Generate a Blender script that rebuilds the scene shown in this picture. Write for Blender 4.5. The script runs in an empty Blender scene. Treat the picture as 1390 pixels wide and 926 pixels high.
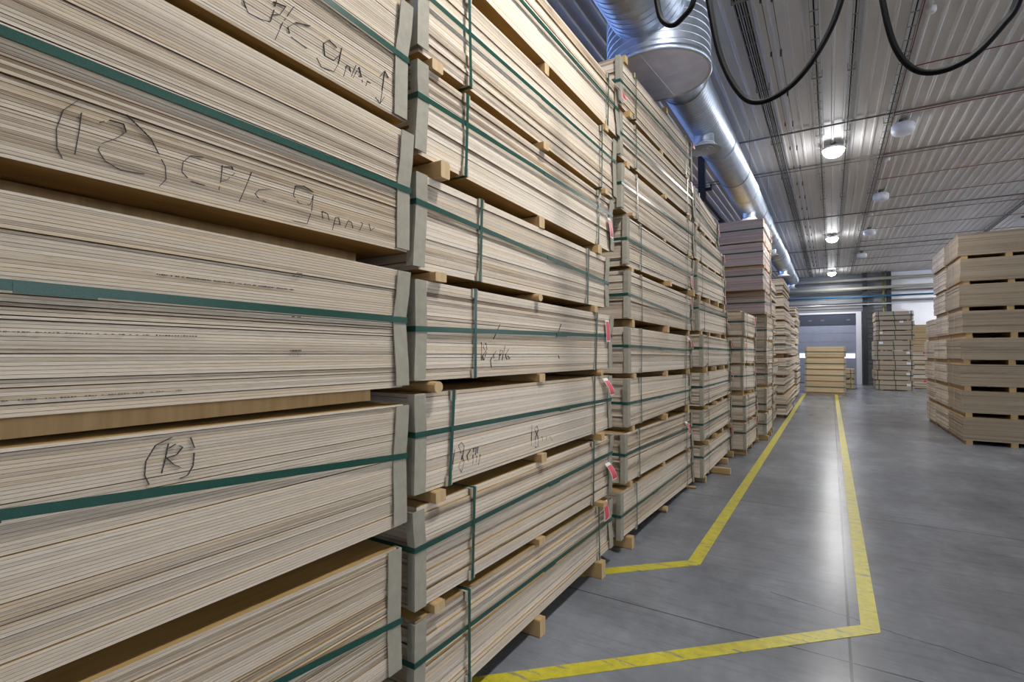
import bpy, math, random
from mathutils import Vector, Matrix
R = random.Random(7)
SC = bpy.context.scene
COL = SC.collection

# ---------------------------------------------------------------- camera, light, exposure
CAM_YAW = math.atan(432.5 / 695.0)
CAM_PITCH = math.atan(14 / 695.0)
cd = bpy.data.cameras.new('camera'); cam = bpy.data.objects.new('camera', cd); COL.objects.link(cam)
cd.sensor_width = 36.0; cd.lens = 18.0; cd.clip_start = .02; cd.clip_end = 200
cam.location = (0, 0, 1.8)
cam.rotation_euler = (math.pi / 2 + CAM_PITCH, 0, CAM_YAW)
SC.camera = cam
SC.view_settings.view_transform = 'Standard'
SC.view_settings.look = 'None'
SC.view_settings.gamma = 1
SC.view_settings.use_curve_mapping = False
SC.view_settings.exposure = -0.07
LAMP_W = 165        # downward share of each round ceiling lamp
LAMP_P = 26         # share that its domed diffuser sends sideways and up
SKY = (.70, .80, 1.0)
SKY_S = 7.8
w = bpy.data.worlds.new('daylight'); SC.world = w; w.use_nodes = True
bg = w.node_tree.nodes['Background']; bg.inputs[0].default_value = (*SKY, 1); bg.inputs[1].default_value = SKY_S

# ---------------------------------------------------------------- materials
class NT:
    def __init__(s, name):
        m = bpy.data.materials.new(name); m.use_nodes = True
        s.m = m; s.t = m.node_tree; s.b = s.t.nodes['Principled BSDF']
    def n(s, kind, **kw):
        x = s.t.nodes.new(kind)
        for k, v in kw.items():
            if k.startswith('i_'):
                x.inputs[int(k[2:])].default_value = v
            else:
                setattr(x, k, v)
        return x
    def l(s, a, b): s.t.links.new(a, b)
    def math(s, op, a, b=None):
        x = s.n('ShaderNodeMath', operation=op)
        for i, v in enumerate((a, b)):
            if v is None: continue
            if isinstance(v, (int, float)): x.inputs[i].default_value = v
            else: s.l(v, x.inputs[i])
        return x.outputs[0]
    def ramp(s, f, stops):
        x = s.n('ShaderNodeValToRGB'); e = x.color_ramp.elements
        while len(e) < len(stops): e.new(.5)
        for k, (p, c) in zip(e, stops):
            k.position = p; k.color = (*c, 1) if len(c) == 3 else c
        s.l(f, x.inputs[0]); return x.outputs[0]
    def mix(s, f, a, b, mode='MIX'):
        x = s.n('ShaderNodeMix', data_type='RGBA', blend_type=mode)
        for i, v in ((0, f), (6, a), (7, b)):
            if isinstance(v, (int, float)): x.inputs[i].default_value = v
            elif isinstance(v, tuple): x.inputs[i].default_value = (*v, 1)
            else: s.l(v, x.inputs[i])
        return x.outputs[2]
    def noise(s, vec, scale, detail=3, rough=.55):
        x = s.n('ShaderNodeTexNoise'); x.inputs['Scale'].default_value = scale
        x.inputs['Detail'].default_value = detail; x.inputs['Roughness'].default_value = rough
        if vec is not None: s.l(vec, x.inputs['Vector'])
        return x.outputs['Fac']
    def comb(s, a, b, c):
        x = s.n('ShaderNodeCombineXYZ')
        for i, v in enumerate((a, b, c)):
            if isinstance(v, (int, float)): x.inputs[i].default_value = v
            else: s.l(v, x.inputs[i])
        return x.outputs[0]
    def set(s, **kw):
        for k, v in kw.items():
            i = s.b.inputs[k.replace('_', ' ')]
            if isinstance(v, (int, float)): i.default_value = v
            elif isinstance(v, tuple): i.default_value = (*v, 1)
            else: s.l(v, i)
        return s.m
    def bump(s, h, strength, dist):
        x = s.n('ShaderNodeBump'); x.inputs['Strength'].default_value = strength; x.inputs['Distance'].default_value = dist
        s.l(h, x.inputs['Height']); s.l(x.outputs[0], s.b.inputs['Normal'])

def simple(name, col, rough=.6, metal=0.0, noise=0.0, scale=20):
    t = NT(name)
    if noise:
        pos = t.n('ShaderNodeNewGeometry').outputs['Position']
        f = t.noise(pos, scale)
        lo = tuple(max(0, c * (1 - noise)) for c in col); hi = tuple(min(1, c * (1 + noise)) for c in col)
        t.set(Base_Color=t.ramp(f, [(.3, lo), (.7, hi)]))
    else:
        t.set(Base_Color=col)
    return t.set(Roughness=rough, Metallic=metal)

def ply_edge(name, light, mid, dark, hair=1.0, ply_mm=1.45):
    """edge of a stack of veneer sheets: streaks that run along each sheet, fine plies, dark flecks"""
    t = NT(name)
    tint = t.n('ShaderNodeAttribute', attribute_name='tint').outputs['Fac']
    ply = t.n('ShaderNodeAttribute', attribute_name='ply').outputs['Fac']      # millimetres up from the sheet's underside
    oc = t.n('ShaderNodeTexCoord').outputs['Object']
    sp = t.n('ShaderNodeSeparateXYZ'); t.l(oc, sp.inputs[0])
    s = t.math('ADD', sp.outputs[0], sp.outputs[1])
    seed = t.math('MULTIPLY', tint, 913.0)
    v1 = t.comb(t.math('MULTIPLY', s, 1.1), t.math('MULTIPLY', ply, .42), seed)
    v2 = t.comb(t.math('MULTIPLY', s, 7.0), t.math('MULTIPLY', ply, .9), seed)
    streak = t.noise(v1, 1.0, 4, .65)
    fine = t.noise(v2, 1.0, 3, .6)
    ids = t.math('FRACT', t.math('MULTIPLY', tint, 37.7))
    grp = t.n('ShaderNodeAttribute', attribute_name='batch').outputs['Fac']
    cloud = t.noise(t.comb(t.math('MULTIPLY', s, 2.2), t.math('MULTIPLY', sp.outputs[2], 9.0), 3.0), 1.0, 3, .6)
    f = t.math('ADD', t.math('MULTIPLY', streak, .62), t.math('MULTIPLY', fine, .30))
    f = t.math('ADD', f, t.math('MULTIPLY', ids, .24))
    f = t.math('ADD', f, t.math('MULTIPLY', grp, .26))
    f = t.math('ADD', f, t.math('MULTIPLY', cloud, .16))
    f = t.math('SUBTRACT', f, .250)
    base = t.ramp(f, [(.30, dark), (.42, mid), (.56, light), (.74, tuple(min(1, c * 1.16) for c in light))])
    warm = t.noise(t.comb(t.math('MULTIPLY', s, .8), t.math('MULTIPLY', grp, 31.0), seed), 1.0, 2, .5)
    base = t.mix(t.ramp(warm, [(.50, (0,) * 3), (.68, (.55,) * 3)]), base, tuple(c * k for c, k in zip(light, (1.0, .87, .66))))
    # plies: alternate veneers end grain / long grain
    saw = t.math('FRACT', t.math('DIVIDE', ply, ply_mm * 2))
    line = t.math('GREATER_THAN', saw, .55)
    base = t.mix(t.math('MULTIPLY', t.math('MULTIPLY', line, t.ramp(fine, [(.35, (.15,) * 3), (.62, (1.0,) * 3)])), .38 * hair), base, tuple(c * .52 for c in mid))
    # dark gaps / knots in veneers, short and thin
    v3 = t.comb(t.math('MULTIPLY', s, 16.0), t.math('MULTIPLY', ply, 1.1), seed)
    fl = t.noise(v3, 1.0, 2, .5)
    base = t.mix(t.math('MULTIPLY', t.math('GREATER_THAN', fl, .665), .6), base, (.10, .06, .035))
    return t.set(Base_Color=base, Roughness=.75, Specular_IOR_Level=.25)

def ply_face(name, a, b):
    t = NT(name)
    oc = t.n('ShaderNodeTexCoord').outputs['Object']
    mp = t.n('ShaderNodeMapping'); mp.inputs['Scale'].default_value = (1.2, 14, 1); t.l(oc, mp.inputs[0])
    f = t.noise(mp.outputs[0], 2.0, 4, .6)
    return t.set(Base_Color=t.ramp(f, [(.3, a), (.7, b)]), Roughness=.6)

M = {}
M['ply'] = ply_edge('birch plywood edge', (.645, .555, .44), (.49, .405, .305), (.20, .135, .08))
M['ply18'] = ply_edge('birch plywood edge, thick sheets', (.70, .61, .50), (.54, .45, .355), (.21, .15, .105), .22)
M['ply_mauve_light'] = ply_edge('birch plywood edge, rosy', (.48, .395, .365), (.38, .305, .28), (.20, .15, .14), .5)  # mauve light on the tall stack is put into this edge colour
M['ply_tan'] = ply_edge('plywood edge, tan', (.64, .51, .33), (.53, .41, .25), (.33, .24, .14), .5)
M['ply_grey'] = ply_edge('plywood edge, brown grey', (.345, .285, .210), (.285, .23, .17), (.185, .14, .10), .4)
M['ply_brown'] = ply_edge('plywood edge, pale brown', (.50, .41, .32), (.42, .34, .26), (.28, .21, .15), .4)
M['ply_face'] = ply_face('plywood face veneer', (.33, .205, .068), (.46, .30, .11))
M['pine'] = ply_face('sawn pine', (.38, .24, .095), (.50, .335, .15))
M['pine_end'] = ply_face('sawn pine, pale', (.50, .34, .165), (.62, .45, .25))
M['card'] = simple('grey corner cardboard', (.33, .305, .240), .75, 0, .08, 30)
M['clip'] = simple('beige strap clip board', (.45, .40, .31), .7)
t = NT('green polyester strap')
oc = t.n('ShaderNodeTexCoord').outputs['Object']
wv = t.noise(oc, 700, 1)
t.set(Base_Color=t.ramp(wv, [(.35, (.008, .050, .036)), (.65, (.016, .085, .062))]), Roughness=.33, Specular_IOR_Level=.5)
M['strap'] = t.m
M['red'] = simple('red label card', (.62, .06, .085), .45, 0, .12, 60)
M['white_card'] = simple('white label border', (.78, .78, .80), .5)
M['ink'] = simple('pencil marks', (.05, .045, .05), .6)
M['print'] = simple('grey stamp ink', (.17, .15, .14), .7)
M['mark_blue'] = simple('blue stamp ink', (.10, .12, .35), .6)
def galv():
    t = NT('galvanised spiral duct')
    pos = t.n('ShaderNodeNewGeometry').outputs['Position']
    f = t.noise(pos, 9, 4, .6)
    t.set(Base_Color=t.ramp(f, [(.3, (.46, .52, .62)), (.7, (.60, .67, .78))]), Metallic=.92, Roughness=t.ramp(f, [(.3, (.36,) * 3), (.7, (.40,) * 3)]))
    return t.m
M['galv'] = galv()
M['galv_flat'] = simple('galvanised end sheet', (.70, .73, .96), .6, 0, .10, 5)  # blue light falling on the cap is put into this colour
M['white_paint'] = simple('white enamel', (.72, .73, .78), .4)
M['dark_steel'] = simple('dark painted steel', (.030, .035, .045), .5, .2)
M['steel'] = simple('grey steel', (.20, .19, .17), .45, .5, .15, 12)
M['tray'] = simple('cable tray zinc', (.26, .24, .21), .5, .3)
M['cable'] = simple('black rubber cable', (.004, .004, .005), .6); M['cable'].node_tree.nodes['Principled BSDF'].inputs['Specular IOR Level'].default_value = .12
M['redpipe'] = simple('red conduit', (.20, .045, .035), .5)
M['bluepipe'] = simple('blue painted pipe', (.008, .085, .18), .4)
M['beigepipe'] = simple('insulated pipe, pale', (.36, .35, .30), .4, .1)
M['olivepipe'] = simple('olive gas pipe', (.20, .175, .045), .5)
M['greypipe'] = simple('bright steel pipe', (.42, .44, .45), .35, .6)
t = NT('lamp diffuser'); t.set(Base_Color=(.9, .92, 1.0), Emission_Color=(.93, .96, 1.0), Emission_Strength=22.0); M['lamp'] = t.m
t = NT('door window light'); t.set(Base_Color=(.8, .85, 1), Emission_Color=(.85, .9, 1.0), Emission_Strength=1.6); M['litglass'] = t.m

for nm, col in (('blue_pane', (.66, .77, 1.0)), ('clear_pane', (1.0, .97, .90))):  # blue tint turns the light of the added left windows bluer
    m = bpy.data.materials.new(nm.replace('_', ' ')); m.use_nodes = True; nt = m.node_tree
    nt.nodes.clear(); a = nt.nodes.new('ShaderNodeBsdfTransparent'); a.inputs[0].default_value = (*col, 1)
    g_ = nt.nodes.new('ShaderNodeBsdfGlossy'); g_.inputs['Roughness'].default_value = .03
    mx = nt.nodes.new('ShaderNodeMixShader'); mx.inputs[0].default_value = .06; oo = nt.nodes.new('ShaderNodeOutputMaterial')
    nt.links.new(a.outputs[0], mx.inputs[1]); nt.links.new(g_.outputs[0], mx.inputs[2]); nt.links.new(mx.outputs[0], oo.inputs[0]); M[nm] = m
def floor_mat():
    t = NT('polished concrete')
    pos = t.n('ShaderNodeNewGeometry').outputs['Position']
    sp = t.n('ShaderNodeSeparateXYZ'); t.l(pos, sp.inputs[0])
    f1 = t.noise(pos, .8, 5, .6); f2 = t.noise(pos, 7, 4, .7)
    mp = t.n('ShaderNodeMapping'); mp.inputs['Scale'].default_value = (1.0, .35, 1); mp.inputs['Rotation'].default_value = (0, 0, .8); t.l(pos, mp.inputs[0])
    f3 = t.noise(mp.outputs[0], 1.5, 5, .7)
    f = t.math('ADD', t.math('MULTIPLY', f1, .5), t.math('ADD', t.math('MULTIPLY', f2, .15), t.math('MULTIPLY', f3, .35)))
    c = t.ramp(f, [(.38, (.135, .144, .160)), (.50, (.190, .201, .222)), (.60, (.245, .262, .290))])
    def groove(co, off, period, wd):
        a = t.math('FRACT', t.math('DIVIDE', t.math('SUBTRACT', co, off), period))
        a = t.math('ABSOLUTE', t.math('SUBTRACT', a, .5))
        return t.math('GREATER_THAN', a, .5 - wd / period)
    g = t.math('MAXIMUM', groove(sp.outputs[0], .08, 6.0, .008), groove(sp.outputs[1], .41, 3.17, .006))
    # one hairline crack
    wob = t.math('MULTIPLY', t.math('SUBTRACT', t.noise(pos, 3, 4), .5), .10)
    cr = t.math('ABSOLUTE', t.math('SUBTRACT', t.math('ADD', sp.outputs[1], t.math('MULTIPLY', sp.outputs[0], .27)), t.math('ADD', wob, 4.2)))
    crm = t.math('MULTIPLY', t.math('LESS_THAN', cr, .0045), t.math('GREATER_THAN', sp.outputs[0], -.4))
    g = t.math('MAXIMUM', g, crm)
    c = t.mix(t.math('MULTIPLY', g, .8), c, (.04, .04, .045))
    # scuffs
    mp2 = t.n('ShaderNodeMapping'); mp2.inputs['Scale'].default_value = (1, 8, 1); mp2.inputs['Rotation'].default_value = (0, 0, -.35); t.l(pos, mp2.inputs[0])
    sc = t.noise(mp2.outputs[0], 2.2, 5, .75)
    c = t.mix(t.ramp(sc, [(.50, (0,) * 3), (.70, (.42,) * 3)]), c, (.10, .10, .11))
    r = t.math('ADD', .21, t.math('MULTIPLY', f3, .08))
    t.set(Base_Color=c, Roughness=r, Specular_IOR_Level=.14)
    return t.m
M['floor'] = floor_mat()
def tape_mat():
    t = NT('worn yellow floor tape')
    pos = t.n('ShaderNodeNewGeometry').outputs['Position']
    f = t.noise(pos, 14, 5, .7)
    mp = t.n('ShaderNodeMapping'); mp.inputs['Scale'].default_value = (2.0, 16, 1); mp.inputs['Rotation'].default_value = (0, 0, .3); t.l(pos, mp.inputs[0])
    g = t.noise(mp.outputs[0], 1.6, 4, .7)
    worn = t.math('MAXIMUM', t.math('GREATER_THAN', g, .595), t.math('GREATER_THAN', f, .665))
    y = t.ramp(f, [(.3, (.40, .35, .025)), (.65, (.60, .53, .035))])
    c = t.mix(t.math('MULTIPLY', worn, .85), y, (.19, .19, .19))
    return t.set(Base_Color=c, Roughness=.42)
M['tape'] = tape_mat()
def ceil_mat():
    t = NT('ribbed liner sheet')
    pos = t.n('ShaderNodeNewGeometry').outputs['Position']
    mp = t.n('ShaderNodeMapping'); mp.inputs['Scale'].default_value = (3, .5, 1); t.l(pos, mp.inputs[0])
    f = t.noise(mp.outputs[0], 1.2, 4, .6)
    return t.set(Base_Color=t.ramp(f, [(.3, (.62, .605, .59)), (.7, (.76, .74, .725))]), Roughness=.52, Metallic=.0, Specular_IOR_Level=.35)
M['ceil'] = ceil_mat()
M['clad'] = simple('grey horizontal cladding', (.235, .245, .26), .45, .25, .06, 3)
M['whitewall'] = simple('white wall panel', (.86, .87, .93), .6, 0, .03, 2)
M['dark_wall'] = simple('dark blue wall panel', (.10, .12, .18), .6)
M['door'] = simple('grey blue sectional door', (.27, .30, .385), .45, .1, .05, 4)
M['door_dark'] = simple('dark blue door header', (.045, .055, .085), .5)
M['glass'] = simple('window frame steel', (.3, .32, .35), .4, .5)

# ---------------------------------------------------------------- mesh helpers
class MB:
    def __init__(s): s.v = []; s.f = []; s.mi = []; s.tint = []; s.ply = []; s.sm = []; s.bat = []
    def hexa(s, p, mi=0, tint=0.0, ply=None, mtb=None, bat=None):
        """p: 8 corners, bottom loop then top loop (counter clockwise from above)"""
        b = len(s.v); s.v += [tuple(q) for q in p]
        s.bat += [tint if bat is None else bat] * 8; s.tint += [tint] * 8; s.ply += ([0] * 4 + [ply] * 4) if ply is not None else [0] * 8
        t = mi if mtb is None else mtb
        for f, m in (((3, 2, 1, 0), t), ((4, 5, 6, 7), t), ((0, 1, 5, 4), mi), ((1, 2, 6, 5), mi), ((2, 3, 7, 6), mi), ((3, 0, 4, 7), mi)):
            s.f.append(tuple(b + k for k in f)); s.mi.append(m); s.sm.append(False)
    def box(s, x0, x1, y0, y1, z0, z1, mi=0, **kw):
        if x0 > x1: x0, x1 = x1, x0
        if y0 > y1: y0, y1 = y1, y0
        s.hexa([(x0, y0, z0), (x1, y0, z0), (x1, y1, z0), (x0, y1, z0), (x0, y0, z1), (x1, y0, z1), (x1, y1, z1), (x0, y1, z1)], mi, **kw)
    def loft(s, rings, mi=0, cap=True, smooth=False, closed=False):
        n = len(rings[0]); b = len(s.v)
        for r in rings:
            s.v += [tuple(q) for q in r]; s.tint += [0.0] * n; s.ply += [0.0] * n; s.bat += [0.0] * n
        m = len(rings)
        for i in range(m - 1 + (1 if closed else 0)):
            for j in range(n):
                a = b + i * n; c = b + ((i + 1) % m) * n; k = (j + 1) % n
                s.f.append((a + j, a + k, c + k, c + j)); s.mi.append(mi); s.sm.append(smooth)
        if cap and not closed:
            s.f.append(tuple(b + j for j in range(n))[::-1]); s.mi.append(mi); s.sm.append(False)
            s.f.append(tuple(b + (m - 1) * n + j for j in range(n))); s.mi.append(mi); s.sm.append(False)
    def tube(s, pts, r, n=10, mi=0, cap=True):
        pts = [Vector(p) for p in pts]; rings = []; prev = None
        for i, p in enumerate(pts):
            d = (pts[min(i + 1, len(pts) - 1)] - pts[max(i - 1, 0)]).normalized()
            if prev is None:
                u = d.cross(Vector((0, 0, 1)))
                if u.length < .01: u = d.cross(Vector((1, 0, 0)))
            else: u = prev - d * prev.dot(d)
            u.normalize(); v = d.cross(u); prev = u
            rr = r[i] if isinstance(r, (list, tuple)) else r
            rings.append([p + (u * math.cos(2 * math.pi * k / n) + v * math.sin(2 * math.pi * k / n)) * rr for k in range(n)])
        s.loft(rings, mi, cap, True)
    def build(s, name, mats, parent=None, loc=None):
        me = bpy.data.meshes.new(name); me.from_pydata(s.v, [], s.f)
        if not isinstance(mats, (list, tuple)): mats = [mats]
        for m in mats: me.materials.append(m)
        me.polygons.foreach_set('material_index', s.mi)
        me.polygons.foreach_set('use_smooth', s.sm)
        if any(s.ply):
            a = me.attributes.new('tint', 'FLOAT', 'POINT'); a.data.foreach_set('value', s.tint)
            a = me.attributes.new('batch', 'FLOAT', 'POINT'); a.data.foreach_set('value', s.bat)
            a = me.attributes.new('ply', 'FLOAT', 'POINT'); a.data.foreach_set('value', s.ply)
        me.update()
        o = bpy.data.objects.new(name, me); COL.objects.link(o)
        if parent is not None: o.parent = parent
        if loc is not None: o.location = loc
        return o

def tag(o, label, cat, group=None, kind=None):
    o['label'] = label; o['category'] = cat
    if group: o['group'] = group
    if kind: o['kind'] = kind
    return o
def thing(name, label, cat, loc, rz=0.0, group=None):
    o = bpy.data.objects.new(name, None); COL.objects.link(o); o.empty_display_size = .1
    o.location = loc; o.rotation_euler = (0, 0, rz)
    return tag(o, label, cat, group)
def struct(o): o['kind'] = 'structure'; return o

# ---------------------------------------------------------------- the hall
CZ = 6.0; FY = 33.5; LX = -6.0; RX = 14.0; BY = -9.0
b = MB(); b.box(LX - .3, RX + .3, BY - .3, FY + .3, -.15, 0); struct(b.build('floor', M['floor']))
# ceiling: sheet with trapezoid ribs running down the hall
b = MB(); b.box(LX - .3, RX + .3, BY - .3, FY + .3, CZ, CZ + .12)
x = LX + .1
while x < RX:
    z1 = CZ + .001; z0 = CZ - .022
    b.hexa([(x - .012, BY, z0), (x + .012, BY, z0), (x + .012, FY, z0), (x - .012, FY, z0), (x - .026, BY, z1), (x + .026, BY, z1), (x + .026, FY, z1), (x - .026, FY, z1)])
    x += .166
struct(b.build('ceiling', M['ceil']))
# far wall with horizontal cladding
b = MB(); b.box(LX - .3, RX + .3, FY, FY + .3, 0, CZ)
z = .05
while z < CZ - .1:
    for xa, xb in ((LX, -1.75), (1.45, 2.72)) if z < 3.95 else ((LX, 2.72),):
        b.hexa([(xa, FY - .05, z + .03), (xb, FY - .05, z + .03), (xb, FY + .01, z), (xa, FY + .01, z), (xa, FY - .05, z + .17), (xb, FY - .05, z + .17), (xb, FY + .01, z + .20), (xa, FY + .01, z + .20)])
    z += .27
struct(b.build('wall_far', M['clad']))
b = MB(); b.box(2.75, RX, FY - .09, FY - .005, 0, CZ - .02)
b.box(2.75, RX, FY - .13, FY - .09, 4.42, 4.55, 1)
b.box(2.75, RX, FY - .13, FY - .09, 4.95, 5.05, 1)
struct(b.build('trim_1', [M['whitewall'], M['clad']]))
# side and back walls, with unseen high windows added for their daylight
def window_wall(name, x0, x1, horizontal_y):
    b = MB()
    if horizontal_y:
        zl = 4.9 if x0 < 0 else 3.0
        b.box(x0, x1, BY, FY, 0, zl); b.box(x0, x1, BY, FY, 5.75, CZ)
        y = BY
        while y < FY - .1:
            b.box(x0, x1, y, y + .25, zl, 5.75); y += 4.25
    return struct(b.build(name, M['dark_wall'] if x0 < 0 else M['whitewall']))
window_wall('wall_left', LX - .3, LX, True)
window_wall('wall_right', RX, RX + .3, True)
b = MB(); b.box(LX, RX, BY - .3, BY, 0, CZ); struct(b.build('wall_back', M['whitewall']))
n = 1
for x0 in (LX - .17, RX + .13):
    y = BY + .25
    while y < FY - .1:
        y1 = min(y + 4.0, FY); b = MB()
        zl = 4.9 if x0 < 0 else 3.0
        b.box(x0, x0 + .04, y, y1, zl, zl + .06); b.box(x0, x0 + .04, y, y1, 5.69, 5.75)
        for k in range(1, 4):
            yy = y + (y1 - y) * k / 4; b.box(x0, x0 + .04, yy - .02, yy + .02, zl, 5.75)
        wo = struct(b.build('window_%d' % n, M['glass'])); n += 1
        b = MB(); b.box(x0 + .015, x0 + .021, y, y1, zl + .05, 5.70); b.build('pane', M['blue_pane' if x0 < 0 else 'clear_pane'], wo)
        y += 4.25

# sectional door in the far wall
dr = thing('door_1', 'x', 'door', (0, FY - .06, 0)); dr['kind'] = 'structure'; del dr['label']; del dr['category']
b = MB()
for k in range(7):
    z0 = .03 + k * .46; b.box(-1.62, 1.18, -.04, .0, z0, z0 + .45)
b.build('panel', M['door'], dr)
b = MB(); b.box(-1.62, 1.18, -.07, .0, 3.25, 3.86)
for xx in (-1.05, -.45, .75): b.box(xx, xx + .16, -.09, -.06, 3.48, 3.55, 1)
b.build('header', [M['door_dark'], M['steel']], dr)
b = MB(); b.box(-1.5, .0, -.06, -.03, 1.43, 1.68); b.box(.12, 1.12, -.06, -.03, 1.43, 1.68)
b.build('window_strip', M['litglass'], dr)
b = MB(); b.box(1.18, 1.42, -.12, .0, 0, 3.96); b.box(-1.80, -1.62, -.12, .0, 0, 3.96); b.box(-1.62, 1.18, -.12, .0, 3.86, 3.96)
b.build('frame', M['white_paint'], dr)

# columns and pipes along the far wall
def column(xc, label):
    o = thing('steel_column', label, 'column', (xc, FY - .32, 0), 0)
    b = MB(); b.box(-.10, .10, -.10, -.085, .02, CZ - .01); b.box(-.10, .10, .085, .10, .02, CZ - .01); b.box(-.01, .01, -.085, .085, .02, CZ - .01); b.build('shaft', M['dark_steel'], o)
    b = MB(); b.box(-.13, .13, -.13, .13, 0.0005, .02); b.build('base_plate', M['dark_steel'], o)
column(1.58, 'dark steel column on the far wall right of the door')
column(2.62, 'dark steel column on the far wall before the white panels')
def pipe(name, y, z, r, mat, label, x0=LX + .05, x1=RX - .05, z2=None, br=True):
    o = thing(name, label, 'pipe', (0, y, z), 0, None)
    b = MB(); b.tube([(x0, 0, 0), (x1, 0, (z2 or z) - z)], r, 12); b.build('run', mat, o)
    for xx in (1.58, 2.62):
        if br and xx < x1:
            b = MB(); b.box(xx - .03, xx + .03, -r - .012, FY - .425 - y, -r - .012, -r + .004); b.build('bracket', M['dark_steel'], o)
pipe('pipe', FY - .62, 5.62, .085, M['beigepipe'], 'highest pale insulated pipe along the far wall under the ceiling')
pipe('pipe', FY - .60, 5.15, .085, M['beigepipe'], 'pale insulated pipe on the far wall above the blue pipe')
pipe('pipe', FY - .62, 4.70, .05, M['bluepipe'], 'blue pipe running along the far wall above the door')
pipe('pipe', FY - .54, 4.30, .04, M['greypipe'], 'thin bright steel pipe on the far wall just above the door', x1=2.72)
b = MB(); b.tube([(2.40, FY - .32, .001), (2.40, FY - .32, CZ - .024)], .05, 12)
tag(b.build('gas_pipe', M['olivepipe']), 'olive upright pipe beside the dark column on the far wall', 'pipe')

# yellow floor tape
def tape(pts, wd, label):
    b = MB(); P = [Vector((p[0], p[1], 0)) for p in pts]; L = []; Rr = []
    for i, p in enumerate(P):
        ds = []
        if i > 0: ds.append((P[i] - P[i - 1]).normalized())
        if i < len(P) - 1: ds.append((P[i + 1] - P[i]).normalized())
        nn = sum((Vector((-d.y, d.x, 0)) for d in ds), Vector()).normalized()
        k = wd / 2 / max(.3, nn.dot(Vector((-ds[0].y, ds[0].x, 0))))
        L.append(p + nn * k); Rr.append(p - nn * k)
    for i in range(len(P) - 1):
        q = [Rr[i], Rr[i + 1], L[i + 1], L[i]]
        b.hexa([(v.x, v.y, .0005) for v in q] + [(v.x, v.y, .003) for v in q])
    tag(b.build('floor_marking', M['tape']), label, 'floor marking')
tape([(-2.3, 3.30), (-1.006, 4.55), (-.95, 25.3)], .108, 'worn yellow tape line on the floor beside the left stacks')
tape([(-2.3, 1.66), (.2, 4.075), (.176, 25.3)], .105, 'worn yellow tape line on the floor down the middle of the aisle')

# ---------------------------------------------------------------- plywood bundles
# local frame of a bundle: x runs along its visible long face, y goes inward from that face, z up
ORD = ['bottom', 'second', 'third', 'fourth', 'fifth', 'sixth', 'seventh', 'eighth', 'ninth', 'tenth', 'eleventh']
def tier_words(i, n):
    if i == 0: return 'bottom tier'
    if i == n - 1: return 'top tier'
    return ORD[i] + ' tier from the floor'

def lin(z0, z1, u, L): return z0 + (z1 - z0) * u / L

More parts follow.
